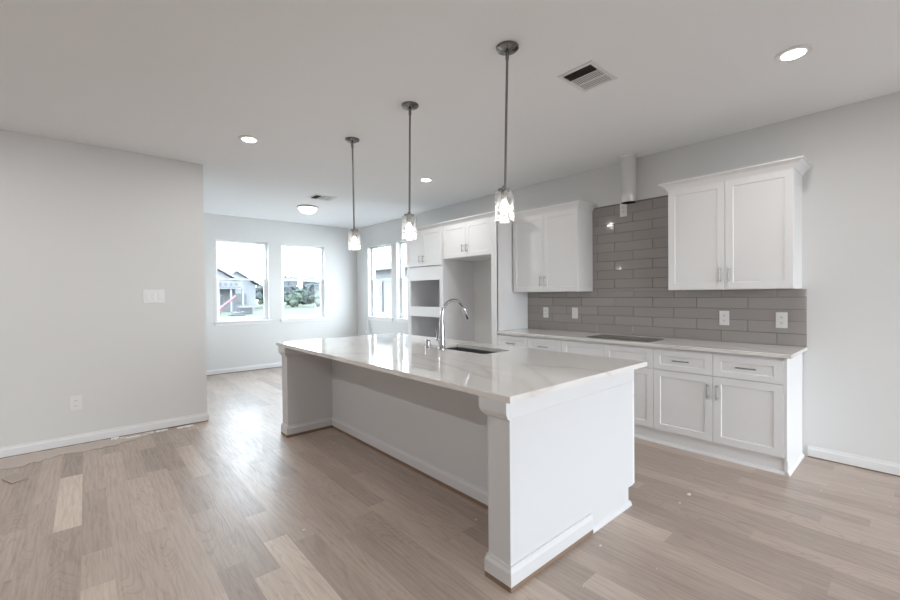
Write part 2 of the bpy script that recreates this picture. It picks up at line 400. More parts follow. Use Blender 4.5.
# baseboards: moulded profile, held a finger's width off the floor
def bb_prof(h=0.085, t=0.015, z=0.010): return [(0, z), (t, z), (t, z + h * .68), (t * .75, z + h * .78), (t * .55, z + h * .86), (t * .5, z + h), (0, z + h)]
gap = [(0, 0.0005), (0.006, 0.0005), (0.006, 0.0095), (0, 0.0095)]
for nm, path in (('baseboard_left', [(XB, YL), (XL, YL), (XL, YF)]), ('baseboard_far', [(XL, YF), (XW, YF)]),
                 ('baseboard_dining', [(XW, YF), (XW, 5.49)]), ('baseboard_right', [(XW, 0.635), (XW, YB)])):
    o = struct(nm, MB().sweep(path, bb_prof()), M_trim)
    build('shadow_gap_strip', MB().sweep(path, gap), M_brown, o)  # brown strip colours in the dark shade of the gap

# windows
def window(n, axis, c, side, a0, a1, z0, z1, screen=True, sill=True):
    """axis: 'x' = wall runs along x at y=c; side = +1/-1 outward direction"""
    root = bpy.data.objects.new('window_%d' % n, None); COL.objects.link(root); root['kind'] = 'structure'
    am = (a0 + a1) / 2
    root.location = (am, c, z0) if axis == 'x' else (c, am, z0)
    def bx(mb, p, q, d0, d1, za, zb, bev=0.002):
        lo, hi = sorted((c + side * d0, c + side * d1))
        if axis == 'x': mb.box(p, q, lo, hi, za, zb, bev)
        else: mb.box(lo, hi, p, q, za, zb, bev)
        return mb
    f = MB(); t = 0.035; zm = z0 + (z1 - z0) * 0.52
    bx(f, a0, a0 + t, .085, .155, z0, z1); bx(f, a1 - t, a1, .085, .155, z0, z1); bx(f, a0 + t, a1 - t, .085, .155, z1 - t, z1); bx(f, a0 + t, a1 - t, .085, .155, z0, z0 + t)
    fr = build('window_frame', f, M_vinyl, root)
    s = MB(); e = 0.03; i0, i1 = a0 + t, a1 - t
    bx(s, i0, i0 + e, .09, .118, z0 + t, zm); bx(s, i1 - e, i1, .09, .118, z0 + t, zm); bx(s, i0 + e, i1 - e, .09, .118, z0 + t, z0 + t + e)
    lo = build('lower_sash', s, M_vinyl, root)
    build('meeting_rail', bx(MB(), i0, i1, .082, .135, zm - .02, zm + .02), M_vinyl, root)
    build('glass_pane', bx(MB(), i0 + e, i1 - e, .102, .106, z0 + t + e, zm - .02, 0), M_screen if screen else M_glass, lo)
    build('upper_glass', bx(MB(), i0, i1, .126, .130, zm + .02, z1 - t, 0), M_glass, root)
    if sill: build('window_sill', bx(bx(MB(), a0 - .045, a1 + .045, -.028, 0.0, z0 - .022, z0 + .004, .004), a0, a1, 0.0, .088, z0 - .002, z0 + .004, 0), M_trim, root)
    if sill: build('sill_apron', bx(MB(), a0 - .03, a1 + .03, -.014, -0.0, z0 - .075, z0 - .022, .003), M_trim, root)
    return root
window(1, 'x', YF, 1, *WIN_FAR[0]); window(2, 'x', YF, 1, *WIN_FAR[1])
window(3, 'y', XW, 1, *WIN_RIGHT[0], screen=False); window(4, 'y', XW, 1, *WIN_RIGHT[1], screen=False)
def added_window(n, axis, c, side, a0, a1, z0, z1):
    mb = MB()
    def bx(p, q, za, zb):
        lo, hi = sorted((c + side * .08, c + side * .13))
        mb.box(p, q, lo, hi, za, zb) if axis == 'x' else mb.box(lo, hi, p, q, za, zb)
    t = .05; m = (a0 + a1) / 2
    bx(a0, a0 + t, z0, z1); bx(a1 - t, a1, z0, z1); bx(a0 + t, a1 - t, z1 - t, z1); bx(a0 + t, a1 - t, z0, z0 + t); bx(m - .025, m + .025, z0 + t, z1 - t)
    struct('window_%d' % n, mb, M_vinyl)
for k, q in enumerate(WIN_BACK_ADDED): added_window(5 + k, 'x', YB, -1, *q)  # frames of the added rear windows
for k, q in enumerate(WIN_LEFT): added_window(8 + k, 'y', XB, -1, *q)

# ------------------------------------------------------------------ handles and fronts
def pull(parent, p, axis, L=0.125, out=(-1, 0, 0), r=0.0055, name='handle'):
    """bar pull centred at p on the face; axis 'y' or 'z'; out = direction away from the face"""
    p = Vector(p); o = Vector(out); d = Vector((0, 1, 0)) if axis == 'y' else Vector((0, 0, 1))
    mb = MB(); c = p + o * 0.03
    mb.tube([c - d * L / 2, c + d * L / 2], r, 10)
    for s in (-1, 1): mb.tube([p + d * s * L * .38, c + d * s * L * .38], r * .8, 8)
    return build(name, mb, M_nickel, parent, smooth=True)
XD = 3.893      # door face of base cabinets
XC = 3.915      # carcass front
def base_unit(label, y0, y1, fronts, end_panel=False):
    root = thing('base_cabinet', label, 'cabinet', (4.2, (y0 + y1) / 2, 0), 'white base cabinets under the kitchen counter')
    t = 0.018; b = MB()
    ys = y0
    b.box(XC, XW - .004, ys, ys + t, .11, .882); b.box(XC, XW - .004, y1 - t, y1, .11, .882)
    b.box(XC, XW - .004, ys + t, y1 - t, .11, .128); b.box(XW - .012, XW - .004, ys + t, y1 - t, .128, .882)
    b.box(XC, XC + .02, ys + t, y1 - t, .845, .882)
    build('cabinet_body', b, M_cab, root)
    tk = MB().box(3.935, 3.95, y0, y1, 0, .112).sweep([(3.935, y1), (3.935, y0)], [(0, 0), (.018, 0), (.016, .012), (.008, .022), (0, .026)])
    build('toe_kick', tk, M_cab, root)
    if end_panel:
        ep = MB().poly([(XD + .004, y0 - .001, .112), (XD + .004, y0 - .001, .882), (XW - .03, y0 - .001, .882), (XW - .03, y0 - .001, 0), (3.925, y0 - .001, 0), (3.925, y0 - .001, .112)], (0, -.018, 0))
        ep.box(XW - .03, XW - .004, y0 - .016, y0 - .001, 0, .882)
        ep.sweep([(3.918, y0 - .019), (XW - .02, y0 - .019)], [(0, 0), (.014, 0), (.012, .012), (.006, .022), (0, .026)])
        build('end_panel', ep, M_cab, root)
    g = .0018
    for (kind, a, c, z0, z1, hz) in fronts:
        mb = MB().shaker(XD, a + g, c - g, z0, z1)
        o = build('drawer' if kind != 'door' else 'door', mb, M_cab, root)
        if kind == 'false': o.name = 'false_front'
        if kind == 'drawer': pull(o, (XD, (a + c) / 2, (z0 + z1) / 2 + 0.005), 'y', .135)
        if kind == 'door' and hz: pull(o, (XD, hz, z1 - .125), 'z', .125)
    return root
ZD0, ZD1, ZR0, ZR1 = .135, .680, .684, .862
base_unit('white base cabinet at the near right end of the counter, beside the bare wall', .687, 1.632,
          [('drawer', .687, 1.152, ZR0, ZR1, 0), ('drawer', 1.152, 1.632, ZR0, ZR1, 0), ('door', .687, 1.152, ZD0, ZD1, 1.118), ('door', 1.152, 1.632, ZD0, ZD1, 1.190)], True)
base_unit('white base cabinet with plain handleless top panels under the dark cooktop', 1.632, 2.603,
          [('false', 1.632, 2.115, ZR0, ZR1, 0), ('false', 2.115, 2.603, ZR0, ZR1, 0), ('door', 1.632, 2.115, ZD0, ZD1, 2.08), ('door', 2.115, 2.603, ZD0, ZD1, 2.15)])
base_unit('narrow white base cabinet with a drawer, left of the cooktop cabinet', 2.603, 3.074,
          [('drawer', 2.603, 3.074, ZR0, ZR1, 0), ('door', 2.603, 3.074, ZD0, ZD1, 2.64)])
base_unit('narrow white base cabinet against the tall refrigerator side panel', 3.074, 3.545,
          [('drawer', 3.074, 3.545, ZR0, ZR1, 0), ('door', 3.074, 3.545, ZD0, ZD1, 3.11)])

# worktop with a cooktop cut-out
def slab_with_hole(x0, x1, y0, y1, z0, z1, hx0, hx1, hy0, hy1, rad=0.012, n=6, bev=0.003):
    mb = MB(); bm = mb.bm
    outer = [(x0, y0), (x1, y0), (x1, y1), (x0, y1)]
    inner = []
    for (cx, cy_, a0) in ((hx0 + rad, hy0 + rad, math.pi), (hx1 - rad, hy0 + rad, 1.5 * math.pi), (hx1 - rad, hy1 - rad, 0), (hx0 + rad, hy1 - rad, .5 * math.pi)):
        for k in range(n + 1):
            a = a0 + k * HP / n; inner.append((cx + rad * math.cos(a), cy_ + rad * math.sin(a)))
    def ring(pts, z): return [bm.verts.new((p[0], p[1], z)) for p in pts]
    ot, it = ring([(x0 + bev, y0 + bev), (x1 - bev, y0 + bev), (x1 - bev, y1 - bev), (x0 + bev, y1 - bev)], z1), ring(inner, z1)
    om = ring(outer, z1 - bev); ob, ib = ring(outer, z0), ring(inner, z0)
    m = n + 1
    for A, I, flip in ((ot, it, 0), (ob, ib, 1)):
        for c in range(4):
            seg = I[c * m:(c + 1) * m]; nxt = I[((c + 1) * m) % (4 * m)]
            for k in range(n): bm.faces.new((A[c], seg[k + 1], seg[k]))
            bm.faces.new((A[c], A[(c + 1) % 4], nxt, seg[-1]))
    for c in range(4):
        d = (c + 1) % 4
        bm.faces.new((ot[c], ot[d], om[d], om[c])); bm.faces.new((om[c], om[d], ob[d], ob[c]))
    for k in range(4 * m): l = (k + 1) % (4 * m); bm.faces.new((it[k], it[l], ib[l], ib[k]))
    return mb
tag(build('countertop', MB().box(3.872, XW - .001, .638, 3.544, .884, .914, .003), M_quartz),
    'white quartz countertop running along the tiled wall', 'countertop')
ck = thing('cooktop', 'flat dark glass cooktop set into the counter below the hood duct', 'cooktop', (4.14, 2.03, .914))
build('trim_frame', MB().box(3.985, 3.993, 1.70, 2.36, .9142, .9215, .001).box(4.292, 4.30, 1.70, 2.36, .9142, .9215, .001).box(3.993, 4.292, 1.70, 1.708, .9142, .9215, .001).box(3.993, 4.292, 2.352, 2.36, .9142, .9215, .001), M_cooktrim, ck)
build('glass_top', MB().box(3.993, 4.292, 1.708, 2.352, .9142, .9205), M_cookglass, ck)

# backsplash: individual glazed tiles in one mesh on grout
def backsplash():
    bm = bmesh.new(); tl = bm.verts.layers.float.new('tone'); r = random.Random(5)
    rh, tw, g = .1035, .419, .0034
    zones = lambda za, zb: [(.645, 3.545)] if za < 1.395 else [(1.614, 2.582)]
    k = 0; z = .9145
    while z < 2.375:
        za, zb = z + g / 2, min(z + rh, 2.378) - g / 2
        ph = .843 if k % 2 == 0 else .843 + tw / 2
        if zb - za > .012:
            for (zo, za_, zb_) in ([(q, za, zb) for q in zones(za, zb)] if not (za < 1.395 < zb) else [((.645, 3.545), za, 1.396), ((1.614, 2.582), 1.396, zb)]):
                j = math.floor((zo[0] - ph) / tw)
                while ph + j * tw < zo[1]:
                    ya, yb = max(ph + j * tw, zo[0]) + g / 2, min(ph + (j + 1) * tw, zo[1]) - g / 2; j += 1
                    if yb - ya < .01: continue
                    tone = r.random(); tilt = r.uniform(-.0009, .0009); tilt2 = r.uniform(-.0009, .0009); e = .0025; x1 = XW - .002; x0 = XW - .009
                    if zb_ - za_ < .02: e = .001
                    bk = [bm.verts.new((x1, a, b)) for a, b in ((ya, za_), (yb, za_), (yb, zb_), (ya, zb_))]
                    md = [bm.verts.new((x0 + .002, a, b)) for a, b in ((ya, za_), (yb, za_), (yb, zb_), (ya, zb_))]
                    fr = [bm.verts.new((x0 + t_, a, b)) for (a, b), t_ in zip(((ya + e, za_ + e), (yb - e, za_ + e), (yb - e, zb_ - e), (ya + e, zb_ - e)), (tilt + tilt2, -tilt + tilt2, -tilt - tilt2, tilt - tilt2))]
                    for q in bk + md + fr: q[tl] = tone
                    for A, B in ((bk, md), (md, fr)):
                        for i in range(4): bm.faces.new((A[i], A[(i + 1) % 4], B[(i + 1) % 4], B[i]))
                    bm.faces.new(fr)
        z += rh; k += 1
    return bm
bs = struct('wall_backsplash', backsplash(), M_tile)
build('grout_bed', MB().box(XW - .0045, XW - .0005, .645, 3.545, .9145, 1.396).box(XW - .0045, XW - .0005, 1.614, 2.582, 1.396, 2.378), M_grout, bs)

# crown profile
def crown_prof(z0, z1, p): return [(0, z0), (.006, z0), (.010, z0 + .012), (p * .45, z0 + (z1 - z0) * .55), (p * .82, z0 + (z1 - z0) * .80), (p, z0 + (z1 - z0) * .84), (p, z1), (0, z1)]
ZU0, ZU1, ZCR = 1.401, 2.345, 2.412
XU = 4.186
def upper_unit(label, y0, y1, crown_path):
    root = thing('wall_cabinet', label, 'cabinet', (4.35, (y0 + y1) / 2, ZU0), 'white upper cabinets on the tiled wall')
    build('cabinet_body', MB().box(XU + .021, XW - .0005, y0, y1, ZU0, ZU1 + .01, .001), M_cab, root)
    ym = (y0 + y1) / 2; g = .0018
    for a, c, hy in ((y0, ym, ym - .034), (ym, y1, ym + .034)):
        d = build('door', MB().shaker(XU, a + g, c - g, ZU0 + .001, ZU1), M_cab, root)
        pull(d, (XU, hy, ZU0 + .128), 'z', .125)
    build('crown', MB().sweep(crown_path, crown_prof(ZU1 - .006, ZCR, .066)), M_cab, root)
    return root
xf = XU + .004
upper_unit('white two-door upper cabinet on the right, beside the bare wall', .676, 1.614, [(XW - .001, 1.614), (xf, 1.614), (xf, .676), (XW - .001, .676)])
upper_unit('white two-door upper cabinet on the left, beside the tall refrigerator panel', 2.582, 3.526, [(xf, 3.526), (xf, 2.582), (XW - .001, 2.582)])

# refrigerator surround and oven tower
XT = 3.893
def tall_crown(root, path): build('crown', MB().sweep(path, crown_prof(2.352, ZCR, .060)), M_cab, root)
fr = thing('refrigerator_cabinet', 'tall white refrigerator surround with an empty bay under two short doors', 'cabinet', (4.2, 4.08, 0))
build('side_panel', MB().box(XT + .004, XW - .001, 3.546, 3.566, 0, 2.36, .001).box(XT, XT + .022, 3.546, 3.640, 0, 2.36, .001), M_cab, fr)
b = MB().box(XC, XW - .001, 3.57, 4.594, 1.888, 2.36)
build('cabinet_body', b, M_cab, fr)
for a, c, hy in ((3.640, 4.112, 4.085), (4.112, 4.590, 4.158)):
    d = build('door', MB().shaker(XT, a + .002, c - .002, 1.892, 2.352), M_cab, fr)
    pull(d, (XT, hy, 2.01), 'z', .10)
tall_crown(fr, [(XT + .004, 4.592), (XT + .004, 3.546), (4.112, 3.546)])
ov = thing('oven_cabinet', 'tall white oven tower with two empty appliance openings beside the windows', 'cabinet', (4.2, 5.03, 0))
y0, y1 = 4.597, 5.475
b = MB().box(XC, XW - .001, y0, y0 + .02, 0, 2.36).box(XC, XW - .001, y1 - .02, y1, 0, 2.36).box(XW - .012, XW - .001, y0 + .02, y1 - .02, 0, 2.36)
for z0, z1 in ((.11, .13), (.52, .54), (1.06, 1.08), (1.16, 1.18), (1.62, 1.64), (1.80, 1.82), (2.34, 2.36)): b.box(XC, XW - .012, y0 + .02, y1 - .02, z0, z1)
build('cabinet_body', b, M_cabin, ov)
f = MB().box(XT, XC, y0, 4.672, .11, 2.36, .001).box(XT, XC, 5.395, y1, .11, 2.36, .001)
for z0, z1 in ((1.045, 1.197), (1.598, 1.806), (.50, .56)): f.box(XT, XC, 4.672, 5.395, z0, z1, .001)
build('face_frame', f, M_cab, ov)
for a, c, hy in ((y0, 5.062, 5.020), (5.062, y1, 5.106)):
    d = build('door', MB().shaker(XT - .019, a + .002, c - .002, 1.815, 2.352, t=.019), M_cab, ov)
    pull(d, (XT - .019, hy, 1.925), 'z', .10)
build('drawer', MB().shaker(XT - .019, 4.64, 5.43, .14, .50, t=.019), M_cab, ov)
tall_crown(ov, [(XW - .001, y1), (XT + .004, y1), (XT + .004, 4.594)])

# ------------------------------------------------------------------ island
isl = thing('kitchen_island', 'long white kitchen island with an open knee space facing the living room', 'island', (2.1, 2.75, 0))
XI, YA, YB1, YC0, YC1 = 1.465, 1.262, 1.402, 4.09, 4.23
XK = 1.93; XIF = 2.695
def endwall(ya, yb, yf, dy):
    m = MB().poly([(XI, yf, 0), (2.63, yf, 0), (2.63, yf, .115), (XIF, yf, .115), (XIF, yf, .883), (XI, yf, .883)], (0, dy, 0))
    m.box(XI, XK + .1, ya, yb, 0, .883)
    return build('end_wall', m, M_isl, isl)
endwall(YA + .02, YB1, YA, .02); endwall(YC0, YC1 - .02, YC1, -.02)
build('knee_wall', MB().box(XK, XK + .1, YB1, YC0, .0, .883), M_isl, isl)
b = MB()
b.box(XK + .1, XIF, YA + .02, YC1 - .02, .115, .133)
for yy in (1.75, 2.20, 3.0, 3.62): b.box(XK + .1, XIF, yy - .009, yy + .009, .133, .883)
b.box(2.615, 2.63, YA + .02, YC1 - .02, 0, .115)
build('cabinet_body', b, M_cab, isl)
for a, c in ((YA, 1.75), (1.75, 2.20), (2.20, 2.60), (2.60, 3.0), (3.0, 3.62), (3.62, YC1)):
    d = build('door', MB().shaker(XIF + .026, a + .002, c - .002, .118, .70, t=.025, sign=1), M_cab, isl)
    pull(d, (XIF + .026, a + .05, .59), 'z', .125, out=(1, 0, 0))
    d = build('drawer', MB().shaker(XIF + .026, a + .002, c - .002, .704, .868, t=.025, sign=1), M_cab, isl)
    pull(d, (XIF + .026, (a + c) / 2, .79), 'y', .125, out=(1, 0, 0))
ipath = [(2.17, YC1), (XI, YC1), (XI, YC0), (XK, YC0), (XK, YB1), (XI, YB1), (XI, YA), (2.17, YA)]
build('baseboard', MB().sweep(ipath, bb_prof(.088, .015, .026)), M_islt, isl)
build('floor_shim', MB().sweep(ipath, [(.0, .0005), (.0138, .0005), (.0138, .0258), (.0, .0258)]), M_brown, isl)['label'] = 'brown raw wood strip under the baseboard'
build('shoe_moulding', MB().sweep([(2.17, YA), (2.645, YA)], [(0, 0), (.016, 0), (.014, .014), (.008, .024), (0, .03)]), M_islt, isl)
cp0 = [(0, .792), (.006, .792), (.008, .798), (.020, .803), (.021, .812), (.024, .816), (.028, .824), (.0295, .832), (.0295, .883), (0, .883)]
build('capital_trim', MB().sweep([(XK, YB1), (XI, YB1), (XI, YA - .006)], cp0).box(XI - .0005, XIF, YA - .006, YA - .0002, .800, .883, .002), M_islt, isl)
build('capital_trim', MB().sweep([(XI, YC1 + .006), (XI, YC0), (XK, YC0)], cp0).box(XI - .0005, XIF, YC1 + .0002, YC1 + .006, .800, .883, .002), M_islt, isl)
SX0, SX1, SY0, SY1 = 2.315, 2.635, 2.245, 2.905
tag(build('island_countertop', slab_with_hole(1.435, 2.845, 1.232, 4.297, .884, .914, SX0, SX1, SY0, SY1, rad=.03), M_quartz),
    'white veined quartz slab with a sink opening on top of the island', 'countertop')
# sink basin
sk = thing('sink', 'dark stainless undermount sink set into the island countertop', 'sink', (2.475, 2.575, .68))
b = MB(); t = .004; x0, x1, yy0, yy1, z0, z1 = SX0 - .006, SX1 + .006, SY0 - .006, SY1 + .006, .68, .883
b.box(x0, x1, yy0, yy1, z0, z0 + t); b.box(x0, x0 + t, yy0, yy1, z0 + t, z1); b.box(x1 - t, x1, yy0, yy1, z0 + t, z1); b.box(x0 + t, x1 - t, yy0, yy0 + t, z0 + t, z1); b.box(x0 + t, x1 - t, yy1 - t, yy1, z0 + t, z1)
build('basin', b, M_steel, sk)
build('drain', MB().lathe([(.045, 0), (.045, .003), (.03, .004), (.028, -.001 + .002)], (2.475, 2.575, z0 + t), 24), M_chrome, sk, smooth=True)
# faucet
fx, fy, fz = 2.262, 2.69, .914
fa = thing('faucet', 'chrome gooseneck kitchen faucet standing beside the island sink', 'faucet', (fx, fy, fz))
build('faucet_body', MB().lathe([(.030, 0), (.031, .006), (.028, .012), (.0275, .10), (.0255, .14), (.0205, .22), (.0165, .25)], (fx, fy, fz), 24), M_chrome, fa, smooth=True)
pts = [(fx, fy, fz + .24), (fx + .004, fy, fz + .29)]
for k in range(0, 13):
    a = math.pi - k * math.radians(158) / 12
    pts.append((fx + .004 + .132 + .132 * math.cos(a), fy, fz + .292 + .122 * math.sin(a)))
p1, p0 = Vector(pts[-1]), Vector(pts[-2]); dr = (p1 - p0).normalized()
build('spout', MB().tube(pts, .0150, 16), M_chrome, fa, smooth=True)
build('spray_head', MB().tube([p1, p1 + dr * .01, p1 + dr * .05, p1 + dr * .10, p1 + dr * .105], [.0155, .018, .019, .020, .016], 16), M_chrome, fa, smooth=True)
hb = MB().tube([(fx, fy + .02, fz + .075), (fx, fy + .062, fz + .075)], .015, 14).tube([(fx, fy + .052, fz + .075), (fx - .004, fy + .060, fz + .12), (fx - .006, fy + .072, fz + .185)], [.007, .006, .005], 10)
build('lever_handle', hb, M_chrome, fa, smooth=True)
ag = thing('soap_dispenser', 'short chrome cylinder cap on the island top left of the faucet', 'soap dispenser', (2.262, 2.882, .914))
build('base_ring', MB().lathe([(.027, 0), (.027, .005), (.0235, .007)], (2.262, 2.882, .914), 24), M_chrome, ag, smooth=True)
build('cap', MB().lathe([(.0225, .006), (.0225, .064), (.020, .070), (.010, .073)], (2.262, 2.882, .914), 24), M_chrome, ag, smooth=True)

# ------------------------------------------------------------------ pendants and ceiling fittings
def pendant(label, x, y, lean):
    zb, zt = 1.805, 1.985
    root = thing('pendant_light', label, 'pendant light', (x + lean, y, zb), 'row of pendant lights over the island')
    build('canopy', MB().lathe([(.066, -.0), (.066, -.010), (.060, -.016), (.052, -.017), (.045, -.024), (.030, -.027), (.012, -.032)], (x, y, H), 32), M_dark_nickel, root, smooth=True)
    t0 = (zt + .02 - H) / (zb - H); xs = lambda z: x + lean * (H - z) / (H - zb)
    build('rod', MB().tube([(xs(H - .025), y, H - .025), (xs(zt + .01), y, zt + .01)], .0075, 12).tube([(xs(H - .025), y, H - .025), (xs(H - .075), y, H - .075)], .011, 12), M_rod, root, smooth=True)
    x = x + lean
    sc = build('socket', MB().lathe([(.038, zt), (.038, zt + .010), (.013, zt + .014), (.011, zt + .03)], (x, y, 0), 24).lathe([(.017, zt - .05), (.021, zt - .045), (.021, zt)], (x, y, 0), 20), M_rod, root, smooth=True)
    build('bulb', MB().lathe([(.010, zt - .052), (.014, zt - .062), (.022, zt - .080), (.028, zt - .098), (.027, zt - .114), (.018, zt - .128), (.004, zt - .133)], (x, y, 0), 20), M_bulb, sc, smooth=True)
    build('shade', MB().lathe([(.034, zt - .002), (.054, zt - .002), (.0565, zt - .008), (.0565, zb), (.052, zb), (.052, zt - .008), (.034, zt - .007), (.034, zt - .002)], (x, y, 0), 40, close=False), M_shade, root, smooth=True)
    d = bpy.data.lights.new('pendant_lamp', 'POINT'); d.energy = 1.2; d.color = (1, .94, .86); d.shadow_soft_size = .03
    o = bpy.data.objects.new('pendant_lamp', d); COL.objects.link(o); o.location = (0, 0, zt - .16 - zb); o.parent = root
    return root
pendant('nearest and largest-looking pendant light, in front of the left upper cabinet', 1.898, 1.63, -.036)
pendant('middle pendant light of the three over the island', 1.898, 2.61, -.02)
pendant('farthest pendant light, hanging before the dining corner', 1.898, 3.53, .01)

ADDED_LIVING_W = 11  # power of the added lights out of view
def recessed(label, x, y, power=6):
    root = thing('recessed_light', label, 'ceiling light', (x, y, H), 'recessed ceiling lights')
    build('trim_ring', MB().lathe([(.092, -.001), (.092, -.006), (.080, -.010), (.0585, -.007), (.0585, -.001)], (x, y, H), 36), M_plate, root, smooth=True)
    build('lens', MB().lathe([(.058, -.0085), (.057, -.0115), (.03, -.013)], (x, y, H), 32), M_lens, root, smooth=True)
    o = area('recessed_lamp', (x, y, H - .016), (0, 0, 0), .12, .12, power, color=(1, .99, .975), shape='DISK'); o.parent = root; o.location = (0, 0, -.016)
recessed('recessed ceiling light above the left wall corner', 1.163, 4.13)
recessed('recessed ceiling light nearest the camera, above the right bare wall', 3.285, .535)
for lx, ly, dx in ((-1.25, 3.9, 'left'), (-1.25, 1.5, 'side'), (-1.25, -1.0, 'rear')):  # unseen fixtures added to light the left floor and knee wall
    recessed({'left': 'added unseen recessed light over the living area by the blank left wall', 'side': 'added unseen recessed light over the middle of the living area', 'rear': 'added unseen recessed light over the rear of the living area'}[dx], lx, ly, ADDED_LIVING_W)
recessed('recessed ceiling light behind the middle pendant, near the tall cabinets', 3.265, 4.164)
dl = thing('dome_light', 'white flush dome ceiling light in the dining corner', 'ceiling light', (2.757, 6.66, H))
build('base_pan', MB().lathe([(.165, -.0), (.168, -.012), (.160, -.022), (.150, -.024)], (2.757, 6.66, H), 40), M_nickel, dl, smooth=True)
build('glass_dome', MB().lathe([(.148, -.0245), (.142, -.05), (.118, -.082), (.08, -.104), (.03, -.113)], (2.757, 6.66, H), 40), M_dome, dl, smooth=True)
def register(label, x0, x1, y0, y1, n=9):
    root = thing('ceiling_vent', label, 'vent', ((x0 + x1) / 2, (y0 + y1) / 2, H), 'ceiling air registers')
    t = .028; z0, z1 = H - .008, H - .0005
    f = MB().box(x0, x1, y0, y0 + t, z0, z1, .002).box(x0, x1, y1 - t, y1, z0, z1, .002).box(x0, x0 + t, y0 + t, y1 - t, z0, z1, .002).box(x1 - t, x1, y0 + t, y1 - t, z0, z1, .002)
    a, b_ = x0 + t, x1 - t; w3 = (b_ - a) / 3
    for k in (1, 2): f.box(a + w3 * k - .003, a + w3 * k + .003, y0 + t, y1 - t, z0, z1)
    build('frame', f, M_vent, root)
    build('duct_opening', MB().box(a, b_, y0 + t, y1 - t, H - .003, H - .001), M_ventdark, root)
    def bank(i, tilt, m, along='y'):
        mb = MB(); xa, xb = a + w3 * i + .003, a + w3 * (i + 1) - .003
        if along == 'y':
            for k in range(4):
                xc = xa + (k + .5) * (xb - xa) / 4
                mb.obox((xc, (y0 + y1) / 2, H - .006), Vector((math.cos(tilt), 0, math.sin(tilt))), Vector((0, 1, 0)), Vector((-math.sin(tilt), 0, math.cos(tilt))), .009, (y1 - y0) / 2 - t, .0006)
        else:
            N = 14
            for k in range(N):
                yc = y0 + t + (k + .5) * (y1 - y0 - 2 * t) / N
                mb.obox(((xa + xb) / 2, yc, H - .006), Vector((1, 0, 0)), Vector((0, math.cos(tilt), math.sin(tilt))), Vector((0, -math.sin(tilt), math.cos(tilt))), (xb - xa) / 2, .0042, .0005)
        build('louver_bank', mb, m, root)
    bank(0, 1.15, M_ventdark); bank(1, 0.0, M_vgrey, 'x'); bank(2, .12, M_vgrey)
register('white ceiling air vent with a dark slot, nearest the camera', 2.405, 2.735, 1.375, 1.63)
register('small white ceiling air vent beside the dome light', 2.50, 2.83, 5.76, 6.03)

# exposed hood duct
du = thing('vent_duct', 'bare metal hood duct pipe hanging from the ceiling over the tile', 'duct', (4.35, 2.07, 2.335))
build('pipe', MB().lathe([(.076, 2.335), (.078, 2.338), (.078, 2.45), (.0765, 2.452), (.0765, H - .004)], (4.35, 2.07, 0), 36, close=False), M_galv, du, smooth=True)
build('hollow', MB().lathe([(.0755, 2.60), (.0755, 2.3365)], (4.35, 2.07, 0), 36, close=False).lathe([(.075, 2.60), (.02, 2.6005)], (4.35, 2.07, 0), 36), M_black, du)
build('collar', MB().lathe([(.0765, H - .03), (.084, H - .022), (.086, H - .001), (.0765, H - .001)], (4.35, 2.07, 0), 36, close=False), M_plate, du, smooth=True)

# ------------------------------------------------------------------ wall plates
def plate_right(label, yc, zc, w=.080, h=.135, kind='outlet', x=None):
    x = XW - .009 if x is None else x
    root = thing('wall_outlet' if kind == 'outlet' else 'wall_switch', label, 'outlet' if kind == 'outlet' else 'switch', (x, yc, zc), 'white wall plates on the tile')
    build('plate', MB().box(x - .006, x, yc - w / 2, yc + w / 2, zc - h / 2, zc + h / 2, .002), M_plate, root)
    if kind == 'outlet':
        for s in (-1, 1):
            k = build('socket', MB().box(x - .0085, x - .0058, yc - .017, yc + .017, zc + s * .024 - .016, zc + s * .024 + .016, .002), M_plate, root)
            build('slots', MB().box(x - .0088, x - .0084, yc - .008, yc - .005, zc + s * .024 - .004, zc + s * .024 + .008).box(x - .0088, x - .0084, yc + .005, yc + .008, zc + s * .024 - .004, zc + s * .024 + .008).box(x - .0088, x - .0084, yc - .003, yc + .003, zc + s * .024 - .012, zc + s * .024 - .007), M_slot, k)
    else:
        build('rocker', MB().box(x - .009, x - .0058, yc - .017, yc + .017, zc - .034, zc + .034, .002), M_plate, root)
plate_right('white outlet plate on the tile closest to the bare right wall', .809, 1.132)
plate_right('white outlet plate on the tile under the right upper cabinet middle', 1.236, 1.135)
plate_right('white wall plate on the tile, second from the refrigerator panel', 2.818, 1.138, kind='switch')
plate_right('white outlet plate on the tile closest to the refrigerator panel', 3.245, 1.134)
plate_right('white outlet box high on the tile under the hood duct', 2.203, 2.30, h=.15)
def plate_left(label, xc, zc, gangs=0):
    y = YL; w = .085 if not gangs else .183; h = .137
    root = thing('wall_switch' if gangs else 'wall_outlet', label, 'switch' if gangs else 'outlet', (xc, y, zc))
    build('plate', MB().box(xc - w / 2, xc + w / 2, y - .006, y - .0002, zc - h / 2, zc + h / 2, .002), M_plate, root)
    if gangs:
        for k in range(gangs):
            c = xc + (k - (gangs - 1) / 2) * .056
            build('rocker', MB().box(c - .018, c + .018, y - .0095, y - .0058, zc - .036, zc + .036, .002), M_plate, root)
    else:
        for s in (-1, 1):
            k = build('socket', MB().box(xc - .017, xc + .017, y - .0085, y - .0058, zc + s * .024 - .016, zc + s * .024 + .016, .002), M_plate, root)
            build('slots', MB().box(xc - .008, xc - .005, y - .0088, y - .0084, zc + s * .024 - .004, zc + s * .024 + .008).box(xc + .005, xc + .008, y - .0088, y - .0084, zc + s * .024 - .004, zc + s * .024 + .008), M_slot, k)
plate_left('white three-gang rocker switch plate on the blank left wall', .532, 1.388, 3)
plate_left('white outlet plate low on the blank left wall', -.083, .392)

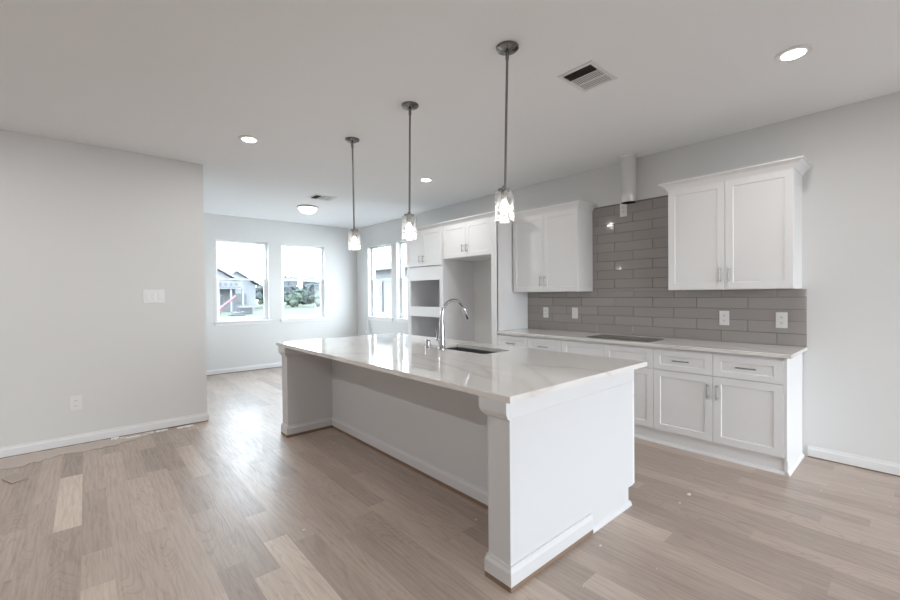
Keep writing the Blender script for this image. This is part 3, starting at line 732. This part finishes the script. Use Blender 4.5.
# ------------------------------------------------------------------ floor litter
def torn_paper():
    bm = bmesh.new(); r = random.Random(3)
    edge = [(-1.9, 4.86), (-1.5, 4.92), (-1.1, 4.85), (-.75, 4.92), (-.54, 4.90), (-.46, 4.885), (-.40, 4.875), (-.36, 4.93), (-.31, 4.90), (-.28, 4.965), (-.24, 4.95), (-.20, 5.00), (-.12, 5.0), (-.04, 4.965), (.03, 4.985), (.08, 4.955), (.12, 4.99), (.17, 4.96), (.24, 5.02), (.33, 5.03), (.42, 5.10), (.5, 5.13)]
    P = []
    for a, b in zip(edge, edge[1:]):
        for k in range(4):
            t = k / 4; P.append((a[0] + (b[0] - a[0]) * t + r.uniform(-.006, .006), a[1] + (b[1] - a[1]) * t + r.uniform(-.010, .010)))
    P.append(edge[-1])
    rows = []
    for (x, y) in P:
        col = []
        for j in range(5):
            yy = y + (5.23 - y) * j / 4
            h = .004 + .016 * abs(noise.noise(Vector((x * 7, yy * 9, 2)))) * (1 if 0 < j < 4 else .6)
            col.append((x, yy, h))
        rows.append(col)
    T = [[bm.verts.new(p) for p in c] for c in rows]; B = [[bm.verts.new((p[0], p[1], .0008)) for p in c] for c in rows]
    for i in range(len(rows) - 1):
        for j in range(4):
            bm.faces.new((T[i][j], T[i + 1][j], T[i + 1][j + 1], T[i][j + 1])); bm.faces.new((B[i][j], B[i][j + 1], B[i + 1][j + 1], B[i + 1][j]))
        bm.faces.new((T[i][0], B[i][0], B[i + 1][0], T[i + 1][0])); bm.faces.new((T[i][4], T[i + 1][4], B[i + 1][4], B[i][4]))
    for c in (0, -1):
        for j in range(4): bm.faces.new((T[c][j], T[c][j + 1], B[c][j + 1], B[c][j]))
    return bm
tag(build('floor_paper', torn_paper(), M_paper, smooth=True), 'torn strip of floor paper lying along the left wall', 'paper')
fl = MB().poly([(-.50, 4.62, .001), (-.435, 4.47, .001), (-.35, 4.52, .001), (-.44, 4.72, .001)], (0, 0, .006))
tag(build('floor_flap', fl, M_flap), 'small dark-edged loose corner piece on the floor at the far left', 'paper')
def scrap(label, x0, x1, y0, y1, h=.006):
    bm = MB(); n = 8; r = random.Random(int(x0 * 1000))
    pts = [(x0 + (x1 - x0) * k / n, y0 + r.uniform(-.008, .008), .0008) for k in range(n + 1)] + [(x1 - (x1 - x0) * k / n, y1 + r.uniform(-.004, .004), .0008) for k in range(n + 1)]
    tag(build('paper_scrap', bm.poly(pts, (0, 0, h)), M_white), label, 'scrap', 'white scraps along the left baseboard')
scrap('short white scrap at the baseboard, leftmost of the row', .165, .225, 5.165, 5.215, .014)
scrap('long white scrap strip along the baseboard below the switch plate', .235, .50, 5.13, 5.20)
scrap('white scrap strip near the corner end of the left wall', .52, .62, 5.15, 5.21)
scrap('thin white scrap closest to the end of the left wall', .70, .85, 5.14, 5.19)
chips = [(3.066, 1.051, .022, 'largest white plaster chip on the floor between island and base cabinets'), (3.793, .465, .012, 'tiny white plaster chip on the floor right of the base cabinet end'),
         (4.043, .276, .010, 'tiny white chip on the floor near the right baseboard'), (3.83, .139, .008, 'tiny white chip at the far right edge of the floor'),
         (1.773, 1.801, .010, 'tiny white chip on the dark floor under the island overhang'), (.946, 2.405, .011, 'tiny white chip on the floor beside the pale plank'),
         (2.09, 1.16, .010, 'tiny white chip at the foot of the island end panel'), (.135, 4.13, .012, 'small pale chip on the floor before the blank left wall'), (2.90, 1.05, .010, 'small pale smear-like chip on the floor beside the island toe')]
for (x, y, s, lab) in chips:
    r = random.Random(int(x * 997)); bm = bmesh.new()
    bmesh.ops.create_icosphere(bm, subdivisions=2, radius=1, matrix=Matrix.Translation((x, y, s * .22)) @ Matrix.Diagonal((s, s * .6, s * .22, 1)))
    for v in bm.verts: v.co += Vector((r.uniform(-.15, .15) * s, r.uniform(-.15, .15) * s, 0)); v.co.z = max(.0005, v.co.z)
    tag(build('plaster_chip', bm, M_chip), lab, 'debris', 'plaster chips on the floor')
# thin white sticks standing in for a sliver of sunlight on the wall
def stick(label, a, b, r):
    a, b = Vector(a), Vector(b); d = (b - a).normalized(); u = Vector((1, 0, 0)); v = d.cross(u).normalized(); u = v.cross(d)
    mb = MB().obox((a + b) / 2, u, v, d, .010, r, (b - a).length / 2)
    tag(build('sun_sliver_stick', mb, M_trim), label, 'sunlight stand-in', 'white sun-sliver sticks behind the island')
stick('longer slanted white stick standing in for a sun sliver below the side window', (4.36, 7.34, .008), (4.47, 7.78, .84), .020)
stick('shorter upright white sun-sliver stick beside the slanted one below the side window', (4.40, 7.66, .006), (4.478, 7.80, .64), .020)

# ------------------------------------------------------------------ outdoors
M_grass = bump(mat('dry_lawn', (0.088, 0.093, 0.072), 0.95, spec=.1), 2, .3, dist=.1)
M_dirt = mat('bare_ground', (0.098, 0.095, 0.094), 0.95, spec=.1)
M_siding = mat('pale_siding', (0.165, 0.17, 0.182), 0.8)
M_roof = mat('grey_shingles', (0.16, 0.162, 0.17), 0.9)
M_stone = bump(mat('grey_brick', (0.125, 0.125, 0.133), 0.9), 8, .5)
M_hwhite = mat('house_trim_white', (0.20, 0.205, 0.21), 0.7)
M_hglass = mat('house_window_dark', (0.07, 0.074, 0.08), 0.3)
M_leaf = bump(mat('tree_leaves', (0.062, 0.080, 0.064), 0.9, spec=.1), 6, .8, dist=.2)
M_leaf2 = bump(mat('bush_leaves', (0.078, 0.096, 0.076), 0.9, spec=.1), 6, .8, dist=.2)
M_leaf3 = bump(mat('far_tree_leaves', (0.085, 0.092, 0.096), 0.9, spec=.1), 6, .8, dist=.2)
M_bark = mat('bark', (0.09, 0.075, 0.06), 0.9)
M_red = mat('red_machine_paint', (0.20, 0.095, 0.11), 0.7)
M_bin = mat('dark_grey_steel', (0.070, 0.070, 0.076), 0.8)
GZ = -0.35
struct('ground_lawn', MB().box(-60, 90, 9.5, 160, GZ - .2, GZ), M_grass)
struct('ground_dirt', MB().box(4.9, 9.2, -20, 9.5, GZ - .2, GZ + .001).box(-30, 4.9, 8.6, 9.5, GZ - .2, GZ + .001).box(-30, 30, 9.5, 30, GZ, GZ + .004), M_dirt)
struct('ground_back', MB().box(-30, 9.2, -40, YB - .3, GZ - .2, GZ).box(-30, XB - .3, YB - .3, 8.6, GZ - .2, GZ), M_dirt)

def house(label, x0, x1, y0, y1, eave, ridge, axis, wallm, wins=(), porch=None, name='house'):
    root = thing(name, label, 'house', ((x0 + x1) / 2, (y0 + y1) / 2, GZ))
    build('walls', MB().box(x0, x1, y0, y1, GZ, eave), wallm, root)
    ov_ = .5
    if axis == 'x':  # ridge along x, gables on the x ends
        ym = (y0 + y1) / 2
        rf = MB().poly([(x0 - ov_, y0 - ov_, eave - .1), (x0 - ov_, ym, ridge), (x0 - ov_, y1 + ov_, eave - .1), (x0 - ov_, y1 + ov_, eave + .1), (x0 - ov_, ym, ridge + .25), (x0 - ov_, y0 - ov_, eave + .1)], (x1 - x0 + 2 * ov_, 0, 0))
        gb = MB().poly([(x0 + .02, y0, eave), (x0 + .02, ym, ridge - .02), (x0 + .02, y1, eave)], (x1 - x0 - .04, 0, 0))
    else:
        xm = (x0 + x1) / 2
        rf = MB().poly([(x0 - ov_, y0 - ov_, eave - .1), (xm, y0 - ov_, ridge), (x1 + ov_, y0 - ov_, eave - .1), (x1 + ov_, y0 - ov_, eave + .1), (xm, y0 - ov_, ridge + .25), (x0 - ov_, y0 - ov_, eave + .1)], (0, y1 - y0 + 2 * ov_, 0))
        gb = MB().poly([(x0, y0 + .02, eave), (xm, y0 + .02, ridge - .02), (x1, y0 + .02, eave)], (0, y1 - y0 - .04, 0))
    build('roof', rf, M_roof, root); build('gable', gb, wallm, root)
    for (face, a, z, w_, h_) in wins:
        mb, mg = MB(), MB()
        if face == 'y': mb.box(a - .08, a + w_ + .08, y0 - .06, y0, z - .08, z + h_ + .08); mg.box(a, a + w_, y0 - .08, y0 - .055, z, z + h_)
        else: mb.box(x0 - .06, x0, a - .08, a + w_ + .08, z - .08, z + h_ + .08); mg.box(x0 - .08, x0 - .055, a, a + w_, z, z + h_)
        f_ = build('window', mb, M_hwhite, root); build('pane', mg, M_hglass, f_)
    return root
# far construction-site houses seen through the first window
M_nwall = mat('neighbour_siding', (0.15, 0.155, 0.16), 0.8)
h1 = house('grey house with a tall gable at the left of the left far window', 4.6, 13.4, 54, 61, 3.3, 6.1, 'y', M_stone, [('y', 9.4, .4, .8, 1.1), ('y', 11.3, .4, .8, 1.1)])
build('upper_storey', MB().box(8.0, 13.9, 52.8, 53.95, 2.45, 3.15), M_siding, h1)
for k in range(5): build('window', MB().box(10.9 + k * .55, 11.15 + k * .55, 52.74, 52.8, 2.62, 2.98), M_hglass, h1)
build('porch_roof', MB().poly([(8.0, 52.2, 2.25), (8.0, 54, 2.4), (8.0, 54, 2.5), (8.0, 52.2, 2.35)], (6.0, 0, 0)), M_roof, h1)
for k in range(3): build('porch_post', MB().box(11.2 + k * 1.25, 11.4 + k * 1.25, 52.3, 52.5, GZ, 2.25), M_hwhite, h1)
house('pale gabled house right of the grey one in the left far window', 13.0, 18.0, 62, 72, 3.0, 4.8, 'y', M_siding, [('y', 15.0, 2.55, .4, .6), ('y', 15.8, 2.55, .4, .6), ('y', 14.6, .3, 2.2, 1.5)])
bo = thing('boom_lift', 'red sloping machine boom parked before the far houses', 'machine', (9.3, 44, GZ))
build('boom', MB().tube([(9.2, 44, -.05), (10.98, 44, 1.43)], .11, 8), M_red, bo)
build('chassis', MB().box(8.1, 9.5, 43.4, 44.6, GZ + .25, GZ + .7, .05), M_red, bo)
for xx in (8.4, 9.2): build('wheel', MB().lathe([(.24, -.12), (.24, .12)], (xx, 43.4, GZ + .24), 16, axis='y'), M_bin, bo)
dm = thing('dumpster', 'dark grey open dumpster on the ground outside the left far window', 'dumpster', (11.75, 44, GZ))
build('bin', MB().box(11.2, 12.3, 43.4, 44.6, GZ + .02, GZ + .70, .03), M_bin, dm)
build('rim', MB().box(11.1, 12.4, 43.3, 43.4, GZ + .66, GZ + .78), M_hwhite, dm)
pl = MB().box(9.7, 10.9, 40.6, 41.6, GZ + .005, GZ + .14, .05).obox((10.4, 41.1, GZ + .24), Vector((.95, .1, .14)).normalized(), Vector((-.1, 1, 0)).normalized(), Vector((-.14, 0, .95)).normalized(), .5, .3, .05)
tag(build('lumber_pile', pl, M_bin), 'low dark heap of building material outside the left far window', 'pile')
nb = house('pale neighbour house close outside the side windows', 9.3, 17, 7.0, 15.6, 2.5, 5.0, 'y', M_nwall, [('x', 14.95, 1.34, .26, .44)])
build('corner_board', MB().box(9.24, 9.3, 14.80, 14.90, .7, 1.95), M_hglass, nb)
build('gutter', MB().box(8.72, 8.82, 6.6, 16.0, 2.38, 2.46), M_hglass, nb)

def tree(label, x, y, h, rad, m, seed, group='trees beyond the field'):
    root = thing('tree', label, 'tree', (x, y, GZ), group); r = random.Random(seed)
    bm = bmesh.new()
    for k in range(16):
        a = r.uniform(0, 6.28); q = rad * r.uniform(0, .75); s = rad * r.uniform(.25, .5)
        bmesh.ops.create_icosphere(bm, subdivisions=3, radius=s, matrix=Matrix.Translation((x + q * math.cos(a), y + q * math.sin(a) * .6, GZ + h * r.uniform(.22, .82))))
    for v in bm.verts: v.co += Vector((noise.noise(v.co * 1.3), noise.noise(v.co * 1.3 + Vector((9, 0, 0))), noise.noise(v.co * 1.3 + Vector((0, 9, 0))))) * rad * .35
    build('crown', bm, m, root, smooth=True)
    build('trunk', MB().tube([(x, y, GZ), (x + .1, y, GZ + h * .5)], [rad * .1, rad * .06], 8), M_bark, root)
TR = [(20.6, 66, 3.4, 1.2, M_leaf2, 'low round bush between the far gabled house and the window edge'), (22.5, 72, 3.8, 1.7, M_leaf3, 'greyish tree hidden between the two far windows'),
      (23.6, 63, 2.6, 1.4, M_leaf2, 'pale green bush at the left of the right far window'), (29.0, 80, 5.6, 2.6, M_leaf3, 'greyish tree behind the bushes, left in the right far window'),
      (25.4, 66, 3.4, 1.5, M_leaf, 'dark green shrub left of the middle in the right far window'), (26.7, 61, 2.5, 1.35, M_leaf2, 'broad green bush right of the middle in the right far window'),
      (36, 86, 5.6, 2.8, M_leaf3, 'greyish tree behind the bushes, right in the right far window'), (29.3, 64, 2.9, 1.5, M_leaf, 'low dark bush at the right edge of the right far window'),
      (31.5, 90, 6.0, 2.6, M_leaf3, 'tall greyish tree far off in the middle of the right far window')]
for k, (x, y, h, rad, m, lab) in enumerate(TR): tree(lab, x, y, h, rad, m, 40 + k)
